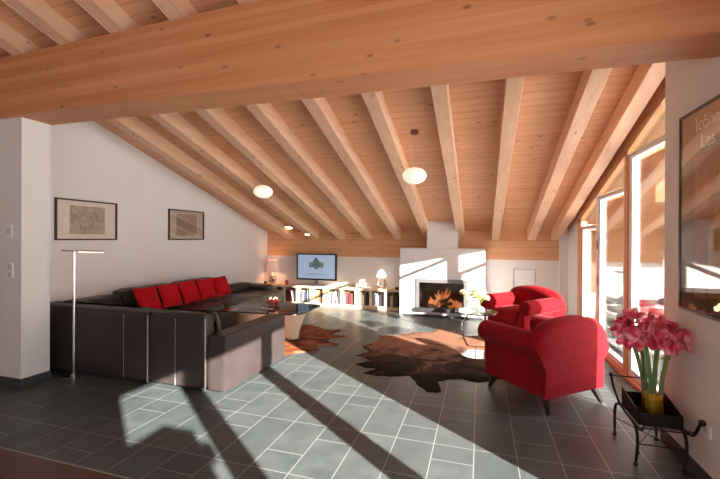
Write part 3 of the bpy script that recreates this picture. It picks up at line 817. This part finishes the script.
# ------------------------------------------------------------------ armchairs
def armchair(name, label, at, ang):
    """front of the chair along local +y"""
    t = thing(name, label, 'armchair', at, ang - PI / 2, 'red velvet armchairs')
    bm = BM(); box(bm, -.315, .315, -.345, .33, .135, .36, .02, 3); finish('seat_frame', bm, M['velvet'], t, True)
    for s in (-1, 1):
        prof = [(.345, .13), (.352, .30), (.345, .47)]
        cx, cz, r = .345, .565, .098
        prof += [(cx + r * math.cos(math.radians(a)), cz + r * math.sin(math.radians(a))) for a in range(-75, 226, 15)]
        prof += [(.235, .46), (.225, .30), (.225, .13)]
        bm = BM(); A = []; ys = [-.335, -.325, -.30, 0, .355, .375, .383]; scl = [.90, .97, 1.0, 1, 1, .96, .86]
        for y, sc in zip(ys, scl):
            ring = []
            for (u, v) in prof:
                uu = .27 + (u - .27) * sc if v < .45 else cx + (u - cx) * sc; vv = v if v < .2 else (cz + (v - cz) * sc if v > .45 else v)
                dz = -.015 * (y + .36)
                ring.append(bm.verts.new((s * uu, y, vv + (dz if vv > .4 else 0))))
            A.append(ring)
        n = len(prof)
        for a, b_ in zip(A, A[1:]):
            for k in range(n): bm.faces.new((a[k], a[(k + 1) % n], b_[(k + 1) % n], b_[k]))
        bm.faces.new(A[0]); bm.faces.new(A[-1][::-1])
        arm = finish('arm', bm, M['velvet'], t, True)
        bm = BM(); pts = []
        for k in range(26):      # scroll piping on the arm front
            a = math.radians(-60 + k * 18); rr = .09 - k * .0028
            pts.append((s * (cx + rr * math.cos(a)), .386, cz - .011 + rr * math.sin(a)))
        tube(bm, pts, .005, 6); finish('scroll_piping', bm, M['velvet'], arm, True)
    # camel back
    bm = BM(); nx = 24; rings = []
    for i in range(nx + 1):
        x = -.362 + .724 * i / nx; u = x / .362
        h = .665 + .12 * (math.cos(min(1, abs(u) / .99) * PI) * .5 + .5) ** .22 - .055 * max(0, (abs(u) - .8) / .2) ** 2.2
        th = .09 * (1 - .35 * abs(u) ** 6)
        sec = [(-.352, .13), (-.356, .37), (-.362, .47)]
        cy, cz = -.352 - .012 + .09, h - th
        for a in range(180, -21, -20):
            sec.append((cy + th * math.cos(math.radians(a)) , cz + th * math.sin(math.radians(a))))
        sec += [(-.20, h - .22), (-.195, .40), (-.195, .13)]
        fl_ = lambda z: 1 + .205 * max(0, min(1, (z - .38) / .10)) * abs(u) ** 3
        rings.append([bm.verts.new((x * fl_(z) * (1 if y < -.22 else 362 / 400), y, z)) for y, z in sec])
    n = len(rings[0])
    for a, b_ in zip(rings, rings[1:]):
        for k in range(n): bm.faces.new((a[k], a[(k + 1) % n], b_[(k + 1) % n], b_[k]))
    bm.faces.new(rings[0]); bm.faces.new(rings[-1][::-1])
    finish('backrest', bm, M['velvet'], t, True)
    bm = BM(); blob(bm, -.222, .222, -.25, .385, .33, .485, .3, puff=.02); finish('seat_cushion', bm, M['velvet'], t, True)
    for sx in (-1, 1):
        for sy in (-1, 1):
            bm = BM(); a = Vector((sx * .285, sy * .29, .15)); b_ = Vector((sx * .325, sy * (.36 if sy < 0 else .33), 0))
            tube(bm, [a, a.lerp(b_, .5), b_], [.034, .027, .017], 10); finish('leg', bm, M['dwood'], t, True)
    return t
armchair('armchair', 'nearer red velvet armchair, seen from behind, beside the glass door', (.56, 3.985, 0), math.radians(131))
armchair('armchair', 'far red velvet armchair facing the room, sunlit on its arms', (.57, 5.90, 0), math.radians(226))

# ------------------------------------------------------------------ side table and flowers
t = thing('side_table', 'small round glass side table on a bent chrome stem, beside the red armchairs', 'table', (-.04, 5.03, .012))
bm = BM(); lathe(bm, [(0, 0), (.19, 0), (.19, .006), (.03, .014), (0, .014)], seg=32); finish('base_disc', bm, M['chrome'], t, True)
bm = BM(); tube(bm, bez((.0, 0, .012), (.0, 0, .05), (.0, 0, .07), (.0, 0, .10), 4), .014, 10); tube(bm, [(-.10, 0, .10), (.12, 0, .10)], .008, 8)
tube(bm, bez((-.10, 0, .10), (-.20, 0, .25), (-.20, 0, .40), (-.07, 0, .52), 12), .010, 8)
tube(bm, bez((.12, 0, .10), (.13, 0, .25), (.13, 0, .40), (.12, 0, .52), 12), .007, 8); finish('stem', bm, M['chrome'], t, True)
bm = BM(); lathe(bm, [(0, .53), (.255, .53), (.255, .542), (0, .542)], seg=40); o = finish('glass_top', bm, [M['tglass'], M['edge']], t)
tz = .5545
t = thing('flower_vase', 'small clear glass vase on the round glass side table', 'vase', (-.06, 5.03, tz))
bm = BM(); lathe(bm, [(0, 0), (.032, 0), (.04, .06), (.05, .13), (.046, .13), (.036, .06), (.028, .008), (0, .008)], seg=20); finish('vase_body', bm, M['vglass'], t, True)
fl = thing('bouquet', 'pale yellow and cream rose bouquet in the small vase on the side table', 'flowers', (-.06, 5.03, tz))
rr = random.Random(2)
cream = simple('cream_petals', (.74, .62, .34), .7, var=.15, scale=40); yel = simple('yellow_petals', (.80, .42, .06), .7, var=.15, scale=40)
for k in range(12):
    a = k * 2.4; rad = .026 * k ** .55 + .012; c0 = Vector((rad * 1.6 * math.cos(a), rad * 1.6 * math.sin(a), .225 + .05 * math.cos(k * 1.3) - rad * .3))
    bm = BM()
    for p in range(7):
        b_ = p * 2.4; q = .010 + .002 * p
        sphere(bm, c0 + Vector((q * math.cos(b_), q * math.sin(b_), -.002 * p)), .026, 1, 1, 1.1, 8)
    b_o = finish('rose', bm, yel if k in (3, 6) else cream, fl, True)
    bm = BM(); tube(bm, [(c0.x * .25, c0.y * .25, .02), (c0.x * .6, c0.y * .6, .12), c0], .003, 6); finish('rose_stem', bm, M['stem'], fl)
for k in range(4):
    bm = BM(); a = k * 1.6; p = Vector((.055 * math.cos(a), .055 * math.sin(a), .15))
    sphere(bm, p, .025, 1, .5, .8, 8); finish('leaf', bm, M['leaf'], fl, True)

# ------------------------------------------------------------------ sideboard with compartments
SY = 7.6; SX0, SX1 = -4.66, -1.49
t = thing('sideboard', 'long low pale wooden sideboard of open compartments under the television', 'sideboard', (-3.08, SY, 0))
def SB(bm, x0, x1, y0, y1, z0, z1): return box(bm, x0 + 3.08, x1 + 3.08, y0 - SY, y1 - SY, z0, z1, .003, 1)
ztop = .425
finish('top_board', SB(BM(), SX0, SX1, SY, 7.92, .385, ztop), M['shelf'], t)
finish('bottom_board', SB(BM(), SX0, SX1, SY + .01, 7.92, 0.0, .07), M['shelf'], t)
finish('back_panel', SB(BM(), SX0, SX1, 7.90, 7.915, .07, .385), M['shelf'], t)
divs = [(-4.66, -4.62), (-4.40, -4.36), (-4.135, -4.095), (-3.82, -3.745), (-3.495, -3.405), (-3.19, -3.06), (-2.80, -2.75), (-2.48, -2.37), (-2.165, -2.11), (-1.85, -1.785), (-1.53, -1.49)]
for a, b_ in divs: finish('divider', SB(BM(), a, b_, SY + .004, 7.90, .07, .385), M['shelf'], t)
# books
bcols = {'dark': (.03, .03, .04), 'maroon': (.20, .02, .03), 'white': (.75, .73, .70), 'grey': (.25, .26, .28), 'tan': (.50, .33, .16), 'blue': (.06, .09, .16), 'red': (.35, .04, .04), 'brown': (.14, .07, .04), 'cream': (.68, .58, .42)}
bm_ = {k: simple('book_' + k, v, .6, var=.1, scale=20) for k, v in bcols.items()}
books = {3: ('first full compartment at the left', ['dark', 'maroon', 'maroon', 'white*', 'dark']), 4: ('second book compartment from the left', ['dark', 'grey', 'blue', 'dark', 'grey']),
         5: ('third book compartment, right under the television', ['tan', 'tan', 'brown']), 6: ('fourth book compartment from the left', ['cream', 'dark', 'white', 'white*', 'grey']),
         7: ('fifth book compartment from the left', ['cream', 'red', 'dark', 'maroon', 'brown']), 8: ('sixth book compartment from the left', ['cream', 'white', 'brown', 'dark']),
         9: ('seventh book compartment from the left', ['grey', 'white', 'grey', 'dark', 'dark']), 10: ('last book compartment, beside the fireplace', ['brown', 'cream', 'brown', 'dark'])}
def book(x, w, h, d, m_, tilt, lab, grp):
    t = thing('book', lab, 'book', (x, SY + .045, .0705), 0, grp)
    t.rotation_euler = (0, tilt, 0)
    bm = BM(); box(bm, 0, w, 0, .004, 0, h, .0015, 1); box(bm, 0, .003, .004, d, 0, h); box(bm, w - .003, w, .004, d, 0, h); finish('cover', bm, m_, t)
    bm = BM(); box(bm, .003, w - .003, .004, d - .005, .004, h - .004); finish('pages', bm, M['paper'], t)
rb = random.Random(9)
for ci, (where, cols) in books.items():
    xa_, xb_ = divs[ci - 1][1] + .006, divs[ci][0] - .006
    n = len(cols); w0 = (xb_ - xa_) / (n + (.6 if not any('*' in c for c in cols) else 2.1)); x = xa_
    seen = {}
    for cname in cols: seen[cname.strip('*')] = seen.get(cname.strip('*'), 0) + 1
    for k, cname in enumerate(cols):
        tl = cname.endswith('*'); cn = cname.strip('*'); w = w0 * rb.uniform(.8, 1.05) * (.6 if tl else 1)
        h = rb.uniform(.22, .28)
        if tl:
            lab = 'leaning %s book in the %s of the sideboard' % (cn, where); book(x + .002, w, h, .2, bm_[cn], .0 if k == 0 else -.0, lab, 'books in the sideboard'); o = scene.objects[-1]
            t_ = [q for q in bpy.data.objects if q.get('label') == lab][-1]; t_.rotation_euler = (0, -.22, 0); t_.location.x = x + .062
            x += w + .07
        else:
            nn = seen[cn]
            ordw = ['leftmost', 'next', 'third'][min(2, [c.strip('*') for c in cols[:k]].count(cn))]
            nb = cols[k - 1].strip('*') if k else None
            lab = ('%s book at the left end of the %s' % (cn, where)) if k == 0 else ('%s book right of the %s one, %s' % (cn, nb, where))
            if n - 1 == k: lab = '%s book, right end of the %s' % (cn, where)
            book(x, w, h, .2, bm_[cn], 0, lab, 'books in the sideboard'); x += w + .004
# DVD player-like boxes in the two shallow left compartments
for k, (x, lab) in enumerate(((-4.51, 'dark flat box in the leftmost open compartment of the sideboard'), (-4.25, 'dark flat box in the second open compartment of the sideboard'))):
    t = thing('storage_box', lab, 'box', (x, 7.76, .0705))
    finish('body', box(BM(), -.095, .095, -.11, .11, 0, .22, .006, 2), M['black'], t); finish('lid', box(BM(), -.1, .1, -.115, .115, .22, .25, .005, 2), M['dwood'], t)

# television
t = thing('television', 'flat black-framed television showing a pale blue screen, on the sideboard', 'television', (-3.385, 7.72, ztop))
bm = BM(); zb, zt_, hw = .125, .70, .465
for b_ in ((-hw, -hw + .03, zb, zt_), (hw - .03, hw, zb, zt_), (-hw + .03, hw - .03, zb, zb + .035), (-hw + .03, hw - .03, zt_ - .028, zt_)): box(bm, b_[0], b_[1], -.025, .03, b_[2], b_[3])
box(bm, -hw + .03, hw - .03, -.012, .03, zb + .035, zt_ - .028); finish('casing', bm, M['black'], t)
bm = BM(); box(bm, -hw + .03, hw - .03, -.018, -.012, zb + .035, zt_ - .028); scr = finish('screen', bm, emis('screen_blue', (.36, .47, .64), .38), t)
dk = emis('screen_dark', (.09, .15, .20), .25)
bm = BM(); box(bm, -.17, .17, -.0195, -.018, .40, .515); o = finish('screen_banner', bm, emis('screen_grey_green', (.16, .19, .16), .35), scr)
bm = BM(); prism(bm, [(-.085, .515), (.085, .515), (.02, .60), (-.02, .625)], lambda u, v, a: (u, a, v), -.0195, -.018); prism(bm, [(-.05, .40), (.05, .40), (.0, .345)], lambda u, v, a: (u, a, v), -.0195, -.018)
prism(bm, [(-.09, .42), (.09, .42), (.06, .50), (-.07, .49)], lambda u, v, a: (u, a, v), -.021, -.0195); finish('screen_arrow', bm, dk, scr)
bm = BM(); box(bm, -.20, .20, -.0195, -.018, .262, .268); box(bm, -.28, .28, -.0195, -.018, .235, .240); finish('screen_lines', bm, dk, scr)
bm = BM(); box(bm, -.03, .03, -.01, .02, .01, .13); box(bm, -.21, .21, -.10, .10, 0, .012, .004, 1); finish('stand', bm, M['steel'], t)

# table lamps
t = thing('table_lamp', 'silver table lamp with pale pink cone shade at the left end of the sideboard', 'lamp', (-4.47, 7.74, ztop))
bm = BM(); lathe(bm, [(0, 0), (.045, 0), (.08, .05), (.095, .12), (.075, .19), (.03, .235), (.015, .26), (0, .26)], seg=24, sy=.7); finish('lamp_base', bm, M['tsteel'], t, True)
bm = BM(); lathe(bm, [(.17, .27), (.11, .54), (.107, .54), (.166, .27)], seg=28); finish('lamp_shade', bm, emis('pink_shade', (.85, .55, .44), .18), t, True)
pl = bpy.data.lights.new('lamp_bulb', 'POINT'); pl.energy = 2.5; pl.color = (1, .72, .42); pl.shadow_soft_size = .03
po = bpy.data.objects.new('lamp_bulb', pl); COL.objects.link(po); po.parent = t; po.location = (0, 0, .42)
t = thing('table_lamp', 'small lamp with curved stone ring base and glowing white shade near the fireplace', 'lamp', (-1.94, 7.74, ztop))
bm = BM(); pts = [(.085 * math.cos(math.radians(a)), 0, .115 + .10 * math.sin(math.radians(a))) for a in range(-270, 61, 15)]
tube(bm, pts, [.022 + .012 * math.sin(PI * k / (len(pts) - 1)) for k in range(len(pts))], 10); box(bm, -.06, .06, -.04, .04, 0, .018, .005, 2); finish('lamp_base', bm, M['tsteel'], t, True)
bm = BM(); lathe(bm, [(.105, .245), (.095, .29), (.05, .37), (.0, .40), (0, .395), (.048, .365), (.092, .288), (.10, .245)], seg=24); finish('lamp_shade', bm, emis('white_shade', (1, .93, .85), 1.6), t, True)
# bits on the sideboard
def cup(x, y, h, r, m_, lab, nm='candle_holder', cat='candle holder'):
    t = thing(nm, lab, cat, (x, y, ztop))
    bm = BM(); lathe(bm, [(0, 0), (r, 0), (r * 1.1, h), (r * .9, h), (r * .85, .01), (0, .01)], seg=16); finish('cup', bm, m_, t, True)
    bm = BM(); lathe(bm, [(0, .01), (r * .8, .01), (r * .8, h * .6), (0, h * .6)], seg=14); finish('wax', bm, M['candle'], t, True)
cup(-4.10, 7.72, .10, .035, M['candle'], 'small red candle holder on the sideboard left of the television')
cup(-4.63, 7.70, .05, .03, M['black'], 'tiny dark candle holder at the very left end of the sideboard')
cup(-2.47, 7.70, .10, .028, M['tsteel'], 'small silvery candle holder on the sideboard between television and stone lamp')
cup(-1.60, 7.68, .05, .035, M['black'], 'small dark candle holder on the sideboard right beside the fireplace')

# ------------------------------------------------------------------ wrought-iron planter stand
t = thing('planter_stand', 'dark wrought-iron sleigh-shaped planter stand against the right wall', 'plant stand', (1.10, 3.05, 0))
OX, OY = 1.10, 3.05
def P(x, y, z): return Vector((x - OX, y - OY, z))
xl, xr_ = .965, 1.225
def side_rail(x):
    top = bez(P(x - .01, 3.36, .43), P(x, 3.36, .34), P(x, 3.27, .30), P(x, 3.20, .275), 8)
    low = [P(x, y, .262) for y in (3.1, 3.0, 2.9)]
    end = bez(P(x, 2.85, .265), P(x, 2.76, .27), P(x, 2.76, .36), P(x, 2.70, .40), 8)
    return top, low, end
for x in (xl, xr_):
    a, b_, c_ = side_rail(x)
    bm = BM(); tube(bm, a + b_ + (c_ if x == xr_ else c_[:4]), .009, 8)
    sphere(bm, a[0], .017, seg=10)
    if x == xr_: sphere(bm, c_[-1], .02, seg=10)
    bm2 = bm; finish('side_rail', bm2, M['iron'], t, True)
bm = BM(); tube(bm, [P(xl, 3.36, .425), P(xr_, 3.36, .425)], .0045, 6); finish('end_rod', bm, M['iron'], t, True)
bm = BM(); tube(bm, [P(xl, 2.83, .275), P(xr_, 2.83, .275)], .0045, 6); tube(bm, [P(xl, 2.80, .30), P(xr_, 2.775, .31)], .0035, 6); finish('end_rod', bm, M['iron'], t, True)
bm = BM(); tube(bm, [P(xl, 3.30, .13), P(xr_, 2.88, .13)], .0035, 6); tube(bm, [P(xl, 2.88, .13), P(xr_, 3.30, .13)], .0035, 6); tube(bm, [P(xl, 2.88, .15), P(xr_, 2.88, .15)], .0035, 6); finish('cross_brace', bm, M['iron'], t, True)
for x in (xl, xr_):
    for y, s in ((3.28, 1), (2.90, -1)):
        bm = BM(); sx = -1 if x == xl else 1
        fx = x - .0 * sx
        pts = bez(P(x, y - .05 * s, .262), P(x, y + .06 * s, .24), P(x, y + .03 * s, .12), P(x - .005, y + .01 * s, .02), 12)
        tube(bm, pts, [.010] * 11 + [.008, .006], 8); sphere(bm, P(x - .005, y + .012 * s, .016), .015, seg=10)
        sphere(bm, P(x, y + .028 * s, .10), .012, 1, 1, 1.6, 8); finish('leg', bm, M['iron'], t, True)
# trough
bm = BM(); th = .006; zt0, zt1 = .272, .375
def wallq(p, q, dx, dy, z0, z1a, z1b):
    hexa(bm, [P(p[0], p[1], z0), P(q[0], q[1], z0), P(q[0], q[1], z1b), P(p[0], p[1], z1a), P(p[0] + dx, p[1] + dy, z0), P(q[0] + dx, q[1] + dy, z0), P(q[0] + dx, q[1] + dy, z1b), P(p[0] + dx, p[1] + dy, z1a)])
wallq((xl + .01, 2.89), (xl + .01, 3.20), th, 0, zt0, .345, .40); wallq((xr_ - .01, 2.89), (xr_ - .01, 3.22), -th, 0, zt0, .345, .42)
wallq((xl + .01, 2.89), (xr_ - .01, 2.89), 0, th, zt0, .345, .345); wallq((xl + .01, 3.20), (xr_ - .01, 3.22), 0, -th, zt0, .37, .37)
box(bm, xl + .01 - OX, xr_ - .01 - OX, 2.89 - OY, 3.21 - OY, zt0 - .004, zt0 + .004); finish('trough', bm, M['iron'], t)

# glass vase with amaryllis
VX, VY, VZ = 1.118, 3.08, .2765
t = thing('tall_vase', 'tall clear glass cylinder vase standing in the iron planter', 'vase', (VX, VY, VZ))
bm = BM(); lathe(bm, [(0, 0), (.062, 0), (.064, .02), (.066, .40), (.062, .40), (.060, .012), (0, .012)], seg=28); finish('vase_body', bm, M['vglass'], t, True)
bm = BM(); lathe(bm, [(0, .013), (.058, .013), (.058, .10), (0, .10)], seg=24); finish('water', bm, M['tglass'], t, True)
def petal_mat():
    m, nt, b = new_mat('amaryllis_petal')
    tc = N(nt, 'ShaderNodeTexCoord'); nz = N(nt, 'ShaderNodeTexNoise', Scale=16.0, Detail=2.0)
    nt.links.new(tc.outputs['Object'], nz.inputs['Vector'])
    nt.links.new(ramp(nt, nz.outputs[0], [(.34, (.55, .012, .05)), (.48, (.80, .07, .16)), (.62, (.95, .45, .52))]), b.inputs['Base Color'])
    b.inputs['Roughness'].default_value = .5; b.inputs['Subsurface Weight'].default_value = .1
    return m
M['petal'] = petal_mat()
def blossom(bm, c, d, r):
    d = d.normalized(); s = d.cross(Vector((0, 0, 1)));
    if s.length < .1: s = Vector((1, 0, 0))
    s.normalize(); u = s.cross(d)
    for k in range(6):
        a = k * PI / 3 + .3; o = s * math.cos(a) + u * math.sin(a); side = d.cross(o)
        nu, nv = 5, 4; g = []
        for i in range(nu + 1):
            t_ = i / nu; row = []
            ctr = c + d * (r * (1.05 * t_ - .35 * t_ * t_ * (1.2 if k % 2 else .9))) + o * (r * (.12 + .95 * t_ ** 1.4))
            wd = r * .38 * math.sin(PI * (t_ * .86 + .07)) ** .7
            for j in range(nv + 1):
                v = j / nv * 2 - 1
                row.append(bm.verts.new(ctr + side * wd * v + d * r * .16 * v * v + o * (-.05 * r * v * v)))
            g.append(row)
        for i in range(nu):
            for j in range(nv): bm.faces.new((g[i][j], g[i][j + 1], g[i + 1][j + 1], g[i + 1][j]))
stems = [(-.035, .02, -.125, .02, .80, 'leftmost'), (-.015, -.03, -.065, -.06, .80, 'second from the left'), (-.02, .035, -.06, .10, .87, 'tallest, at the back'), (.005, -.01, .01, -.06, .79, 'front middle'), (.015, .03, .06, .07, .82, 'rear right'),
         (.035, -.02, .075, -.10, .80, 'rightmost, leaning toward the wall')]
stem_obj = None
for k, (bx, by, tx, ty, tz_, wh) in enumerate(stems):
    f = thing('amaryllis', 'red amaryllis in the tall vase, %s' % wh, 'flower', (VX, VY, VZ), 0, 'amaryllis stems in the tall vase')
    top_ = Vector((tx, ty, tz_ - VZ)); p0_ = Vector((bx, by, .016))
    cv = bez(p0_, p0_ + Vector((0, 0, .18)), p0_.lerp(top_, .55) * .75 + Vector((0, 0, top_.z * .22)), top_ + Vector((0, 0, -.02)), 12)
    bm = BM(); tube(bm, cv[2:], .0125, 10); finish('stem', bm, M['stem'], f, True)
    bm = BM(); tube(bm, cv[:4], [.020, .020, .018, .0135], 10); finish('stem_base', bm, M['bulb'], f, True)
    rk = random.Random(40 + k)
    for q in range(4 if k % 2 else 3):
        a = q * PI / (2 if k % 2 else 1.5) + k * .8; d_ = Vector((math.cos(a), math.sin(a), rk.uniform(-.05, .55)))
        bm = BM(); blossom(bm, top_ + Vector((0, 0, -.005)) + d_ * .03, d_, .078)
        fo = finish('blossom', bm, M['petal'], f, True, recalc=False)
        sm = fo.modifiers.new('solid', 'SOLIDIFY'); sm.thickness = .0015
